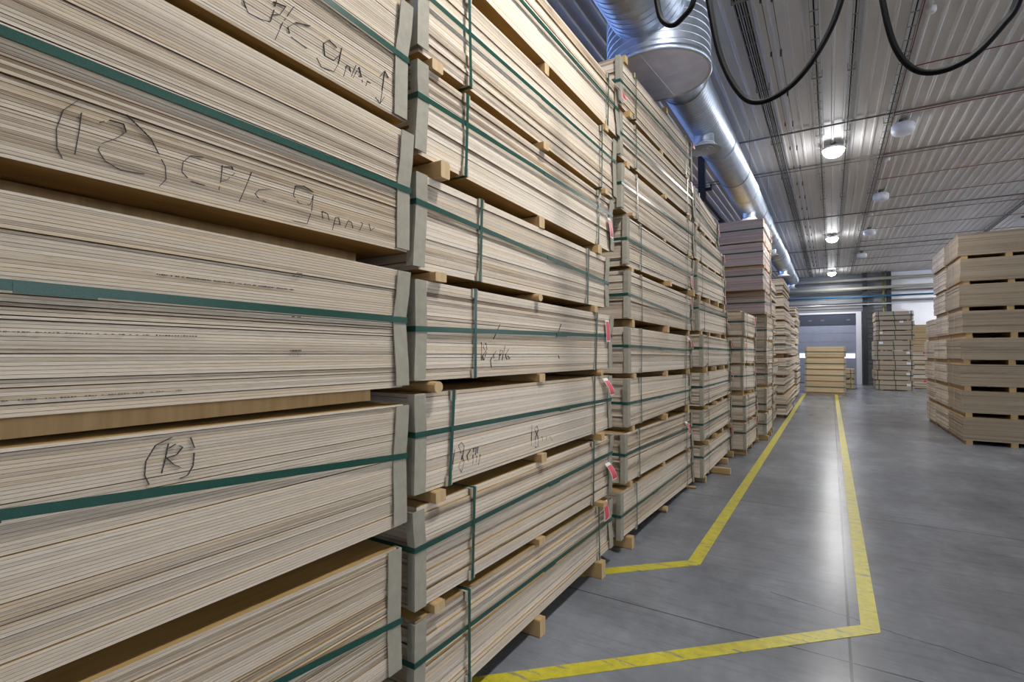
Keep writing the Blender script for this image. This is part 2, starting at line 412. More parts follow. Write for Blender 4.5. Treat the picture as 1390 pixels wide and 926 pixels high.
def bundle(label, org, rz, L, W, zz, s=None, mat='ply18', th=.018, single=False, verts=(), label_card=None,
           boards=(0, 1), end_strap=True, group=None, jit=.007, gap=.0009, flare=None, clips=True, strap_w=.026, writing=None, far=False, white_labels=()):
    """zz = (bottom at start, top at start, bottom at end, top at end) above the floor; s = strap height at both ends"""
    zb0, zt0, zb1, zt1 = zz; zo = min(zb0, zb1)
    zb0 -= zo; zt0 -= zo; zb1 -= zo; zt1 -= zo
    T = thing('plywood_bundle', label, 'plywood bundle', (org[0], org[1], zo), rz, group)
    H = (zt0 - zb0 + zt1 - zb1) / 2; n = max(3, round(H / th)); mb = MB()
    rnd = random.Random(label)
    if writing: jit = .005
    off = 0.0; batch = 0; eo0 = 0.0; eo1 = 0.0; left = 0
    for k in range(n):
        if left <= 0:
            left = rnd.choice((1, 1, 2, 3, 4, 6) if th > .012 else (1, 2, 3, 4, 6, 9)); off = rnd.uniform(0, jit); eo0 = rnd.uniform(0, jit * 1.6); eo1 = rnd.uniform(0, jit * 1.6); batch = rnd.random()
        left -= 1
        g = gap * (3.2 if left == 0 and rnd.random() < .6 else 1.0)
        f0, f1 = k / n, (k + 1) / n
        a0 = zb0 + (zt0 - zb0) * f0; a1 = zb1 + (zt1 - zb1) * f0
        c0 = zb0 + (zt0 - zb0) * f1 - g; c1 = zb1 + (zt1 - zb1) * f1 - g
        w0 = off + rnd.uniform(0, .0012); u0 = eo0 + rnd.uniform(0, .0015); u1 = L - eo1 - rnd.uniform(0, .0015)
        p = [(u0, w0, a0), (u1, w0, a1), (u1, W, a1), (u0, W, a0), (u0, w0, c0), (u1, w0, c1), (u1, W, c1), (u0, W, c0)]
        tgt = MB() if single else mb
        tgt.hexa(p, 0, tint=rnd.random(), ply=(c0 - a0) * 1000, mtb=1, bat=batch)
        if single: tgt.build('plywood_sheet', [M[mat], M['ply_face']], T)
    if not single: mb.build('sheets', [M[mat], M['ply_face']], T)
    bt = .005
    if s is None: s = (zo + lin(zb0, zt0, .5, 1), zo + lin(zb1, zt1, .5, 1))
    s0, s1 = s[0] - zo, s[1] - zo
    # folded cardboard corner boards under the strap
    for e in boards:
        x = 0.0 if e == 0 else L; sg = -1 if e == 0 else 1
        zb, zt, zs = (zb0, zt0, s0) if e == 0 else (zb1, zt1, s1)
        fl = rnd.uniform(.002, .024) if flare is None else flare; fl2 = rnd.uniform(.002, .024) if flare is None else flare
        lean = rnd.uniform(-.020, .022) * (1 if flare is None else .4)
        q = MB(); Lb = .072; Le = .040; tw = bt
        hh = zt - zb
        lv = [(zb + .015 * hh, fl), (zb + .3 * (zs - zb), fl * .8), (zs - .018, .0), (zs + .018, .0), (zs + .5 * (zt - zs), fl2 * .7), (zt - .01 * hh, fl2)]
        rings = []
        for z_, d in lv:
            dd = d + .0015; ll = lean * (z_ - zs) / hh
            xo = x + sg * (dd + ll if sg > 0 else dd - ll)
            yo = -dd * .5 - .001
            rings.append([(xo + sg * tw, yo - tw, z_), (xo - sg * Lb, yo - tw, z_), (xo - sg * Lb, yo, z_), (xo, yo, z_), (xo, yo + Le, z_), (xo + sg * tw, yo + Le, z_)])
        q.loft(rings); q.build('corner_board', M['card'], T)
    # horizontal strap all the way round
    hw = strap_w / 2; o = .0095; t_ = .0012; q = MB()
    def band(x0, x1, y0, y1, za, zb_, zc=None, zd=None):
        pass
    q.hexa([(-o, -o - t_, s0 - hw), (L + o, -o - t_, s1 - hw), (L + o, -o, s1 - hw), (-o, -o, s0 - hw), (-o, -o - t_, s0 + hw), (L + o, -o - t_, s1 + hw), (L + o, -o, s1 + hw), (-o, -o, s0 + hw)])
    q.box(-o - t_, -o, -o - t_, W + .004, s0 - hw, s0 + hw); q.box(L + o, L + o + t_, -o - t_, W + .004, s1 - hw, s1 + hw)
    q.hexa([(-o, W + .003, s0 - hw), (L + o, W + .003, s1 - hw), (L + o, W + .003 + t_, s1 - hw), (-o, W + .003 + t_, s0 - hw), (-o, W + .003, s0 + hw), (L + o, W + .003, s1 + hw), (L + o, W + .003 + t_, s1 + hw), (-o, W + .003 + t_, s0 + hw)])
    if not far:      # welded overlap of the strap
        ux = L * rnd.uniform(.3, .6); zz_ = lin(s0, s1, ux, L); dz = (s1 - s0) / L * .16
        q.hexa([(ux, -o - .004, zz_ - hw - .005), (ux + .16, -o - .004, zz_ - hw - .005 + dz), (ux + .16, -o - t_, zz_ - hw - .005 + dz), (ux, -o - t_, zz_ - hw - .005),
                (ux, -o - .004, zz_ + hw - .005), (ux + .16, -o - .004, zz_ + hw - .005 + dz), (ux + .16, -o - t_, zz_ + hw - .005 + dz), (ux, -o - t_, zz_ + hw - .005)])
    q.build('horizontal_strap', M['strap'], T)
    for (ua, ub) in verts:   # upright straps (position at the top, position at the bottom)
        q = MB(); v = strap_w * .42; za = lin(zb0, zb1, ub, L); zb_ = lin(zt0, zt1, ua, L); f = -.0125
        q.hexa([(ub - v, f - t_, za - .002), (ub + v, f - t_, za - .002), (ub + v, f, za - .002), (ub - v, f, za - .002), (ua - v, f - t_, zb_ + .004), (ua + v, f - t_, zb_ + .004), (ua + v, f, zb_ + .004), (ua - v, f, zb_ + .004)])
        q.box(ua - v, ua + v, f - t_, W + .006, zb_ + .0035, zb_ + .0045 + .0005); q.box(ub - v, ub + v, f - t_, W + .006, za - .003, za - .002)
        q.box(ub - v, ub + v, W + .005, W + .006, za - .003, zb_ + .004)
        st = q.build('upright_strap', M['strap'], T)
        if clips:
            for (uu, zc, sg) in ((ua, zb_, -1), (ub, za, 1)):
                c = MB(); c.box(uu - .024, uu + .024, -.011, -.002, *sorted((zc, zc + sg * .045))); c.box(uu - .024, uu + .024, -.011, .04, *sorted((zc + .0002 * -sg, zc - sg * .0022)))
                c.build('strap_clip', M['clip'], st)
    if label_card:
        uc, zc, curl, wd, ht = label_card[:5]
        zc = zc - zo; q = MB(); N = 6; pts = []
        for i in range(N + 1):
            fz = i / N
            y = -.014 - curl * math.sin(fz * math.pi * .6) - .001
            pts.append((y, zc + ht * (.5 - fz)))
        slant = label_card[5] if len(label_card) > 5 else 0.0
        def strip(u0, u1, i0, i1, mi, lift):
            rings = []
            for i in range(i0, i1 + 1):
                y, z_ = pts[i]; dx = slant * i / N
                rings.append([(u0 + dx, y - lift, z_), (u1 + dx, y - lift, z_), (u1 + dx, y - lift + .0012, z_), (u0 + dx, y - lift + .0012, z_)])
            q.loft(rings, mi)
        strip(uc - wd / 2, uc + wd / 2, 0, N, 1, 0); 
        pts[0] = (pts[0][0], pts[0][1] - ht * .06); pts[N] = (pts[N][0], pts[N][1] + ht * .06)
        strip(uc - wd / 2 + .007, uc + wd / 2 - .007, 0, N, 0, .0012)
        lc = q.build('label_card', [M['red'], M['white_card']], T); lc['label'] = 'red label card with a white border'
    for (uc, zc, wd, ht) in white_labels:
        q = MB(); q.box(uc - wd / 2, uc + wd / 2, -.0125, -.0115, zc - zo - ht / 2, zc - zo + ht / 2)
        lc = q.build('label_card', M['white_card'], T); lc['label'] = 'white paper label'
    if writing:
        q = MB()
        for pl in writing:
            for (a, c) in zip(pl[:-1], pl[1:]):
                dx, dz = c[0] - a[0], c[1] - a[1]; ln = math.hypot(dx, dz); m = max(1, round(ln / .012))
                for j in range(m):
                    if rnd.random() < .05: continue
                    p0 = (a[0] + dx * j / m, a[1] + dz * j / m); p1 = (a[0] + dx * (j + .93) / m, a[1] + dz * (j + .93) / m)
                    nx, nz = -dz / ln * .0007, dx / ln * .0007
                    lo = [(p0[0] - nx, p0[1] - nz), (p1[0] - nx, p1[1] - nz), (p1[0] + nx, p1[1] + nz), (p0[0] + nx, p0[1] + nz)]
                    q.hexa([(x_, -.0008, z_) for x_, z_ in lo] + [(x_, .0045, z_) for x_, z_ in lo])
        q.build('handwriting', M['ink'], T)
    return T

def bearer(label, xf, y, z0, z1, wd=.085, length=1.56, out=.03, round_=False, group=None, mat='pine'):
    """timber laid across the row (along world x) under a bundle whose face stands at x = xf"""
    h = z1 - z0; q = MB(); name = 'timber_bearer'
    if round_:
        rings = []
        for xx in (0, -length):
            rings.append([(xx, math.cos(a) * h * .55, h / 2 + math.sin(a) * h / 2) for a in [2 * math.pi * k / 14 for k in range(14)]])
        q.loft(rings, 0, True, False)
    else:
        c = min(.006, h * .1)
        prof = [(-wd / 2 + c, 0), (wd / 2 - c, 0), (wd / 2, c), (wd / 2, h - c), (wd / 2 - c, h), (-wd / 2 + c, h), (-wd / 2, h - c), (-wd / 2, c)]
        q.loft([[(xx, a, z_) for a, z_ in prof] for xx in (0, -length)], 0)
    for i, f in enumerate(q.f):
        if len(f) > 4: q.mi[i] = 1
    o = q.build(name, [M[mat], M['pine_end']], None, (xf + out, y, z0))
    return tag(o, label, 'timber bearer', group)

LEFT_RZ = math.pi / 2
def row_stack(title, X, rows, th, mat, single=False, W=1.52, verts=(.12, .88), cards=(), Xs=None, bpos=(.07, .5, .93), rounds=(), first=0, thick=None, group=None,
              writing=None, far=False, bouts=None, special=None, extra=None, boards=(0, 1), floor_bearers=True, jit=.016):
    """rows from the floor up"""
    n = len(rows); prev = None
    for i, r in enumerate(rows):
        y0, y1, zb0, zt0, zb1, zt1, s0, s1 = r
        x = X if Xs is None or i not in Xs else Xs[i]
        L = y1 - y0; rnd = random.Random(title + str(i))
        vv = []
        if verts is not None:
            src = special[i] if special and i in special else [f * L for f in verts]
            for u in src:
                vv.append((u + rnd.uniform(-.01, .01), u + rnd.uniform(-.03, .02)))
        card = None
        if i in cards:
            c = cards[i]; card = (L - c[0], lin(zb0, zt0, 1, 1) * 0 + (zb1 + (zt1 - zb1) * c[1]), c[2], c[3], c[4], c[5] if len(c) > 5 else 0)
        lab = 'strapped plywood bundle, %s in the %s' % (tier_words(i, n), title)
        if extra and i in extra: lab = extra[i]
        bundle(lab, (x, y0), LEFT_RZ, L, W, (zb0, zt0, zb1, zt1), (s0, s1), mat, (thick or {}).get(i, th), single, vv, card, group=group,
               writing=(writing or {}).get(i), far=far, boards=boards, jit=jit)
        # bearers under it
        if bpos:
            names = {3: ('near', 'middle', 'far'), 4: ('near', 'second', 'third', 'far')}[len(bpos)]
            for j, f in enumerate(bpos):
                u = L * f + rnd.uniform(-.03, .03)
                top = min(lin(zb0, zb1, u - .045, L), lin(zb0, zb1, u + .045, L))
                if prev is None: bot = 0.0
                else:
                    py0, py1, p0, p1 = prev; uu = y0 + u - py0
                    if uu < .05 or uu > py1 - py0 - .05: 
                        uu = min(max(uu, .06), py1 - py0 - .06); u = uu + py0 - y0
                        top = min(lin(zb0, zb1, u - .045, L), lin(zb0, zb1, u + .045, L))
                    bot = max(lin(p0, p1, uu - .045, py1 - py0), lin(p0, p1, uu + .045, py1 - py0))
                if top - bot < .02: continue
                if i == 0 and not floor_bearers: continue
                bo = (bouts or {}).get((i, j), rnd.uniform(-.005, .035))
                bearer('%s timber under the %s of the %s' % (names[j], tier_words(i, n).replace(' from the floor', ''), title),
                       x, y0 + u, bot + .0005, top - .0035, wd=rnd.uniform(.06, .08), out=bo, length=W + bo - .02, round_=((i, j) in rounds), group='timber bearers of the ' + title)
        prev = (y0, y1, zt0, zt1)

# measured tiers of the left-hand stacks, metres: y start, y end, bottom/top at start, bottom/top at end, strap at start/end (listed top tier first)
ROWS = {
 'r1': [[-0.8,1.673,2.888,3.456,2.823,3.308,3.204,3.1], [-0.8,1.728,2.246,2.834,2.242,2.781,2.538,2.518], [-0.8,1.668,1.652,2.185,1.643,2.157,1.965,1.937], [-0.8,1.672,1.021,1.59,1.043,1.568,1.515,1.34], [-0.8,1.642,0.114,0.986,0.416,0.953,0.796,0.634]],
 'r2': [[1.75,4.433,3.76,4.159,3.718,4.178,3.955,3.961], [1.75,4.296,3.198,3.661,3.148,3.664,3.469,3.465], [1.751,4.201,2.713,3.139,2.66,3.103,2.978,2.973], [1.736,4.101,2.179,2.625,2.167,2.589,2.485,2.375], [1.72,4.181,1.664,2.131,1.655,2.105,1.902,1.933], [1.73,4.15,1.146,1.605,1.151,1.598,1.421,1.392], [1.714,4.17,0.626,1.086,0.598,1.088,0.904,0.937], [1.7,4.156,0.094,0.576,0.14,0.555,0.393,0.381]],
 'r3': [[4.419,7.244,4.053,4.486,4.132,4.659,4.259,4.428], [4.407,7.327,3.573,3.981,3.644,4.095,3.779,3.904], [4.44,7.344,3.098,3.513,3.088,3.576,3.329,3.416], [4.577,7.284,2.603,3.064,2.628,3.053,2.849,2.853], [4.605,7.223,2.108,2.561,2.08,2.537,2.333,2.226], [4.604,7.142,1.593,2.03,1.572,1.999,1.85,1.813], [4.576,7.085,1.095,1.548,1.111,1.494,1.318,1.284], [4.501,7.155,0.593,1.05,0.524,1.002,0.857,0.779], [4.385,7.225,0.119,0.544,0.033,0.479,0.333,0.291]],
 'r4': [[6.845,8.491,3.473,3.937,3.436,3.789,3.697,3.548], [6.856,9.179,3.019,3.414,3.026,3.445,3.232,3.224], [6.919,9.533,2.554,2.983,2.576,2.997,2.786,2.84], [7.009,9.542,2.075,2.489,2.07,2.487,2.375,2.37], [7.241,9.683,1.587,2.032,1.572,1.995,1.844,1.826], [7.162,9.579,1.056,1.506,1.071,1.511,1.316,1.307], [7.219,9.631,0.586,1.03,0.573,1.015,0.809,0.784], [7.248,9.604,0.085,0.517,0.099,0.485,0.367,0.327]],
 'r5': [[9.567,11.517,2.075,2.48,2.064,2.496,2.315,2.321], [9.438,11.416,1.605,2.037,1.568,2.009,1.831,1.83], [9.349,11.238,1.137,1.559,1.059,1.514,1.38,1.345], [9.62,11.258,0.614,1.036,0.57,0.994,0.852,0.804], [9.615,11.316,0.105,0.564,0.08,0.506,0.393,0.343]],
 'r6': [[11.339,12.928,4.02,4.478,4.011,4.507,4.276,4.262], [11.268,12.739,3.536,3.976,3.525,3.945,3.796,3.76], [11.224,12.69,3.033,3.468,3.052,3.475,3.319,3.275], [11.517,12.774,2.568,3.006,2.571,2.992,2.799,2.856], [11.737,13.188,2.043,2.528,2.071,2.531,2.241,2.292], [11.593,13.131,1.565,2.02,1.547,1.987,1.799,1.835], [11.782,12.959,1.104,1.531,1.1,1.517,1.33,1.324], [11.543,12.983,0.594,1.053,0.589,1.014,0.726,0.769], [11.496,12.889,0.097,0.55,0.116,0.54,0.328,0.325]],
}
# pencilled strokes on the bundle faces, metres from the lower near corner
WR = {
'B1_1':[[(1.728,0.048),(1.744,0.016),(1.788,0.019),(1.822,0.029)],[(1.845,0.117),(1.833,0.066),(1.82,0.02)],[(1.833,0.105),(1.881,0.116),(1.857,0.074),(1.828,0.058)],[(1.912,0.134),(1.869,0.053),(1.84,-0.023)],[(1.978,0.101),(1.919,0.081),(1.888,0.047),(1.9,0.019),(1.965,0.01)],[(2.098,0.081),(2.061,0.092),(2.037,0.068),(2.043,0.022),(2.084,0.024),(2.114,0.064),(2.121,0.092),(2.106,0.023),(2.084,-0.019),(2.027,-0.028),(2.006,-0.002)],[(2.13,-0.016),(2.145,0.035),(2.16,0.036),(2.168,0.002),(2.192,0.058)],[(2.176,-0.001),(2.208,0.059),(2.225,0.002)],[(2.192,0.013),(2.225,0.028)],[(2.242,-0.004),(2.25,0.02),(2.268,0.018)],[(2.347,0.108),(2.335,0.03),(2.321,-0.043)],[(2.32,0.071),(2.347,0.108),(2.369,0.087)],[(2.294,-0.028),(2.321,-0.043),(2.344,-0.006)]],
'B1_2':[[(1.306,0.189),(1.278,0.154),(1.265,0.102),(1.267,0.055),(1.283,0.021)],[(1.314,0.161),(1.31,0.118),(1.302,0.051)],[(1.352,0.151),(1.373,0.166),(1.405,0.167),(1.411,0.148),(1.388,0.122),(1.357,0.098),(1.349,0.079),(1.364,0.055),(1.399,0.041),(1.455,0.047)],[(1.411,0.195),(1.442,0.172),(1.47,0.151),(1.486,0.121),(1.507,0.082),(1.509,0.047),(1.491,0.022)],[(1.61,0.144),(1.574,0.137),(1.553,0.111),(1.55,0.082),(1.575,0.061),(1.616,0.06)],[(1.667,0.137),(1.663,0.091),(1.657,0.058)],[(1.663,0.131),(1.697,0.142),(1.706,0.124),(1.683,0.097),(1.663,0.086)],[(1.762,0.144),(1.739,0.082),(1.721,0.036)],[(1.828,0.106),(1.788,0.094),(1.774,0.076),(1.788,0.064),(1.814,0.058)],[(1.997,0.141),(1.956,0.153),(1.924,0.144),(1.915,0.108),(1.938,0.085),(1.984,0.091),(1.997,0.129),(1.99,0.069),(1.971,0.018),(1.913,0.017)],[(2.039,0.051),(2.034,0.08),(2.06,0.076),(2.067,0.051)],[(2.082,0.018),(2.096,0.07),(2.111,0.073),(2.119,0.044)],[(2.092,0.044),(2.119,0.05)],[(2.142,0.04),(2.157,0.071),(2.173,0.068),(2.181,0.044)],[(2.213,0.042),(2.23,0.074),(2.221,0.078)],[(2.263,0.081),(2.272,0.054),(2.294,0.072)]],
'B1_4':[[(1.533,0.533),(1.492,0.517),(1.469,0.477),(1.466,0.439),(1.478,0.41)],[(1.584,0.526),(1.596,0.492),(1.592,0.441),(1.577,0.416),(1.555,0.411)],[(1.525,0.517),(1.517,0.473),(1.508,0.435)],[(1.525,0.503),(1.545,0.513),(1.563,0.5),(1.546,0.481),(1.521,0.477),(1.538,0.456),(1.559,0.442)]],
'B2_5':[[(0.538,0.185),(0.539,0.087)],[(0.58,0.181),(0.553,0.16),(0.585,0.128),(0.562,0.087),(0.549,0.108),(0.589,0.149),(0.58,0.181)],[(0.645,0.107),(0.626,0.086),(0.636,0.044)],[(0.683,0.139),(0.655,0.118),(0.664,0.085),(0.703,0.085)],[(0.713,0.085),(0.723,0.144),(0.753,0.139),(0.723,0.112)],[(0.773,0.167),(0.743,0.084)],[(0.814,0.15),(0.779,0.117),(0.794,0.089),(0.829,0.094),(0.804,0.111)],[(0.723,0.292),(0.655,0.203)],[(1.503,0.327),(1.429,0.231)],[(1.458,0.107),(1.473,0.087)]],
'B2_6':[[(0.288,0.162),(0.269,0.062)],[(0.342,0.192),(0.319,0.177),(0.342,0.134),(0.366,0.091),(0.343,0.038),(0.319,0.071),(0.358,0.122),(0.366,0.169),(0.342,0.192)],[(0.423,0.14),(0.391,0.116),(0.407,0.069)],[(0.448,0.146),(0.44,0.063)],[(0.448,0.141),(0.474,0.142),(0.465,0.104)],[(0.491,0.145),(0.466,0.053)],[(0.509,0.101),(0.491,0.049)],[(1.069,0.19),(1.057,0.049)],[(1.136,0.176),(1.099,0.163),(1.148,0.107),(1.148,0.047),(1.111,0.04),(1.111,0.101),(1.148,0.144),(1.136,0.176)],[(1.199,0.1),(1.212,0.068)],[(1.265,0.091),(1.251,0.065)],[(1.305,0.085),(1.346,0.051)]],
}

def up(k): return list(reversed(ROWS[k]))
# nearest stack, at the left edge of the picture (its bundles of thin sheets run past the frame)
r1 = up('r1')
r1[0] = [-.8, 1.642, .43, .975, .42, .953, .85, .634]
r1 = [[-.8, 1.62, .09, .36, .09, .36, .22, .22]] + r1
r1[4][1] = 1.688
r1[-1] = [-.8, 1.673, 2.872, 3.40, 2.823, 3.36, 3.204, 3.10]
row_stack('nearest stack', -1.6, r1, .0098, 'ply', single=True, verts=None, bpos=None, jit=.008,
          writing={5: [[(u, z + .065) for u, z in st] for st in WR['B1_1']], 4: WR['B1_2'], 2: WR['B1_4']},
          extra={5: 'top plywood bundle of the nearest stack, pencilled CP/C 9 and an arrow',
                 4: 'plywood bundle of thin sheets in the nearest stack, pencilled (12) CP/C 9',
                 3: 'unmarked plywood bundle of thin sheets at mid height in the nearest stack',
                 2: 'plywood bundle in the nearest stack with a circled R pencilled on it',
                 1: 'low plywood bundle in the nearest stack below the circled R bundle',
                 0: 'bottom plywood bundle of the nearest stack, under all the others'})
# rows of tiny printed characters on the sheet edges of the middle bundle
T3 = [o for o in COL.objects if o.get('label', '').startswith('unmarked plywood bundle of thin sheets')][0]
q = MB(); rs = random.Random(4)
for (ua, ub, zc, step) in ((1.49, 1.92, 2.0165, .006), (1.915, 1.955, 2.078, .004), (1.915, 1.955, 2.066, .004), (1.915, 1.955, 1.922, .004), (1.905, 1.95, 1.803, .004), (1.905, 1.95, 1.790, .004), (1.17, 1.56, 1.687, .007), (1.17, 1.60, 1.845, .008)):
    u = ua
    while u < ub:
        h = rs.uniform(.0015, .004); wd = step * rs.uniform(.3, .7)
        if rs.random() < .8: q.box(u, u + wd, -.0008, .004, zc - 1.643 - h / 2, zc - 1.643 + h / 2)
        u += step
q.build('printed_marks', M['print'], T3)['kind'] = 'stuff'
# long timbers that lie lengthwise between these bundles
for i, (w0, z0, z1, ya, yb, lab) in enumerate((
        (.10, 0.0, .0895, -.7, 1.5, 'lengthwise timber on the floor under the nearest stack'),
        (.16, .361, .4195, -.7, 1.5, 'lengthwise timber above the bottom bundle of the nearest stack'),
        (.16, .976, 1.0195, -.7, 1.50, 'lengthwise timber under the circled R bundle of the nearest stack'),
        (.06, 1.591, 1.6425, -.7, 1.53, 'lengthwise timber above the circled R bundle of the nearest stack'),
        (.20, 2.186, 2.2405, -.7, 1.57, 'lengthwise timber under the (12) CP/C 9 bundle of the nearest stack'),
        (.20, 2.8345, 2.8215, -.7, 1.57, 'lengthwise timber above the (12) CP/C 9 bundle of the nearest stack'))):
    if z1 - z0 < .01: continue
    for k, ww in enumerate((w0, 1.25)):
        q = MB(); q.box(-ww - .09, -ww, ya, yb, 0, z1 - z0 - .001)
        tag(q.build('timber_runner', [M['pine']], None, (-1.6, 0, z0 + .0005)), (lab if k == 0 else lab.replace('lengthwise timber', 'lengthwise timber at the back')), 'timber runner', 'lengthwise timbers of the nearest stack')

# second stack
r2 = up('r2'); r2[7][1] = 4.36; 
for r in r2: r[0] = max(r[0], 1.742)
V2 = {0: (.39, 2.12), 1: (.43, 2.02), 2: (.26, 2.055), 3: (.455, 2.1), 4: (.497, 1.94), 5: (.37, 2.135), 6: (.38, 2.22), 7: (.40, 2.36)}
row_stack('second stack from the left', -1.6, r2, .0178, 'ply18', single=True, special=V2,
          bpos=(.05, .48, .885), rounds={(3, 0), (3, 2), (4, 1), (3, 1)} - {(3, 1)},
          bouts={(0, 2): .05, (0, 1): .035, (5, 0): .05, (4, 0): .035, (3, 0): .045, (1, 2): .06, (2, 2): .05, (6, 1): .03},
          cards={0: (.17, .86, .02, .10, .15), 1: (.13, .42, .05, .10, .14, .05), 2: (.16, .80, .05, .10, .14, .05), 3: (.13, .70, .012, .085, .18), 5: (.10, .42, .02, .07, .17, .02), 7: (.05, .80, .06, .10, .12, .02)},
          writing={3: [[(u - .02, z + .009) for u, z in st] for st in WR['B2_5']], 2: WR['B2_6']},
          extra={3: 'plywood bundle of the second stack marked 18 CP/C, level red label',
                 2: 'plywood bundle of the second stack marked 18 CP/C twice, curling red label'})

# third stack
r3 = up('r3')
for i, r in enumerate(r3): r[1] = min(r[1], 7.19 if i < 4 else 7.34)
V3 = None
row_stack('third stack from the left', -1.6, r3, .0178, 'ply18', verts=(.15, .875), bpos=(.07, .5, .93),
          bouts={(0, 2): .09, (0, 0): .05, (0, 1): .03, (4, 0): .0, (5, 2): .06, (6, 0): .05, (5, 1): .05},
          rounds={(0, 1), (0, 2), (7, 1)},
          cards={1: (.40, .62, .05, .10, .16, .04), 3: (.20, .78, .04, .09, .14, .08), 4: (.12, .8, .01, .05, .16), 5: (.16, .25, .01, .09, .16, .03), 7: (.15, .86, .01, .09, .14, .02), 8: (.12, .9, .05, .10, .14)})

# fourth stack
r4 = up('r4')
def rescale(r, k):
    return [r[0] * k, r[1] * k] + [1.8 + (z - 1.8) * k for z in r[2:]]
Xs = {}
for i, k in ((7, 1.081), (6, 1.08), (5, 1.066), (4, 1.048)):
    r4[i] = rescale(r4[i], k); Xs[i] = -1.48 * k
for i in range(8):
    r4[i][1] = min(r4[i][1], 9.56 if i < 4 else 9.68)
    r4[i][0] = max(r4[i][0], 7.25 if i < 4 else 7.40)
r4[4][0] = 7.36
for i in range(7):     # keep the tiers clear of each other
    for a, c in ((2, 3), (4, 5)):
        if r4[i][c] > r4[i + 1][a] - .055: r4[i][c] = r4[i + 1][a] - .055
row_stack('fourth stack from the left', -1.48, r4, .0178, 'ply18', verts=(.16, .86), bpos=(.07, .36, .66, .95), Xs=Xs,
          bouts={(0, 1): .22, (0, 2): .07, (0, 3): .05, (1, 0): .05, (2, 0): .05, (3, 0): .03},
          cards={0: (.08, .95, .03, .11, .16), 2: (.10, .75, .05, .08, .14), 3: (.06, .86, .03, .11, .16, .03), 4: (.1, .40, .05, .08, .10), 5: (.12, .15, .02, .08, .14), 6: (.05, .80, .02, .09, .12), 7: (.03, .6, .02, .06, .14)})

# fifth stack, lower, its end face in view
r5 = up('r5'); X5 = {}
for i, k in ((4, 1.02), (3, 1.03), (2, 1.032)):
    r5[i] = rescale(r5[i], k); X5[i] = -1.26 * k
for i in range(5): r5[i][1] = min(r5[i][1], 11.42); r5[i][0] = max(r5[i][0], 9.62)
row_stack('fifth, low stack from left', -1.26, r5, .0178, 'ply18', verts=(.22, .82), Xs=X5, bpos=(.08, .5, .92),
          cards={0: (.35, .85, .01, .10, .15), 1: (.10, .35, .02, .10, .14), 2: (.2, .8, .01, .09, .15), 3: (1.45, .7, .01, .12, .15), 4: (.3, .72, .01, .12, .17)})

# sixth stack, tall
r6 = up('r6')
row_stack('sixth, tall stack from left', -1.12, r6[:5], .0178, 'ply18', verts=(.25, .85), bpos=(.08, .5, .92), far=True,
          cards={1: (.15, .55, .01, .12, .17), 2: (1.1, .7, .01, .08, .08)})

# loose pieces lying on top of stacks
for lab, y, zt in (('short timber lying on the very top of the third stack, near end', 4.61, 4.500), ('short timber lying on the very top of the third stack, middle', 6.02, 4.586)):
    bearer(lab, -1.6, y, zt + .004, zt + .074, wd=.07, length=.15, out=.0, group='timbers on top of the third stack')
q = MB(); q.box(0, 1.0, 0, 1.5, 0, .018, 0, tint=.4, ply=18, mtb=1)
o = q.build('cover_sheet', [M['ply_tan'], M['ply_face']], None, (-1.35, 9.80, r5[4][3] + .012)); o.rotation_euler = (0, 0, LEFT_RZ)
tag(o, 'single plywood sheet lying on top of the fifth, low stack', 'plywood sheet')
# its upper four bundles have mauve light painted into their edge colour
def upper_six():
    pv = r6[4]; prev = (pv[0], pv[1], pv[3], pv[5])
    for i, r in enumerate(r6[5:]):
        y0, y1, zb0, zt0, zb1, zt1, s0, s1 = r; L = y1 - y0
        nm = ['sixth', 'seventh', 'eighth', 'top'][i]
        bundle('rosy plywood bundle, %s tier of the sixth, tall stack from the left' % nm, (-1.12, y0), LEFT_RZ, L, 1.52, (zb0, zt0, zb1, zt1), (s0, s1), 'ply_mauve_light', .0178,
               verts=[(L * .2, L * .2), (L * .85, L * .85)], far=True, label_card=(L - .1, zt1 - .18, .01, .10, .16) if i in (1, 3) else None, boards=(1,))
        for j, f in enumerate((.08, .5, .92)):
            u = min(max(L * f + y0 - prev[0], .06), prev[1] - prev[0] - .06); yy = prev[0] + u
            bot = max(lin(prev[2], prev[3], u - .05, prev[1] - prev[0]), lin(prev[2], prev[3], u + .05, prev[1] - prev[0]))
            top = min(lin(zb0, zb1, yy - y0 - .05, L), lin(zb0, zb1, yy - y0 + .05, L))
            if top - bot > .02:
                bearer('%s timber under the rosy %s tier bundle of the tall stack' % (('near', 'middle', 'far')[j], nm), -1.12, yy, bot + .0005, top - .0035, out=.01, length=1.5, group='timber bearers under the rosy bundles')
        prev = (y0, y1, zt0, zt1)
upper_six()

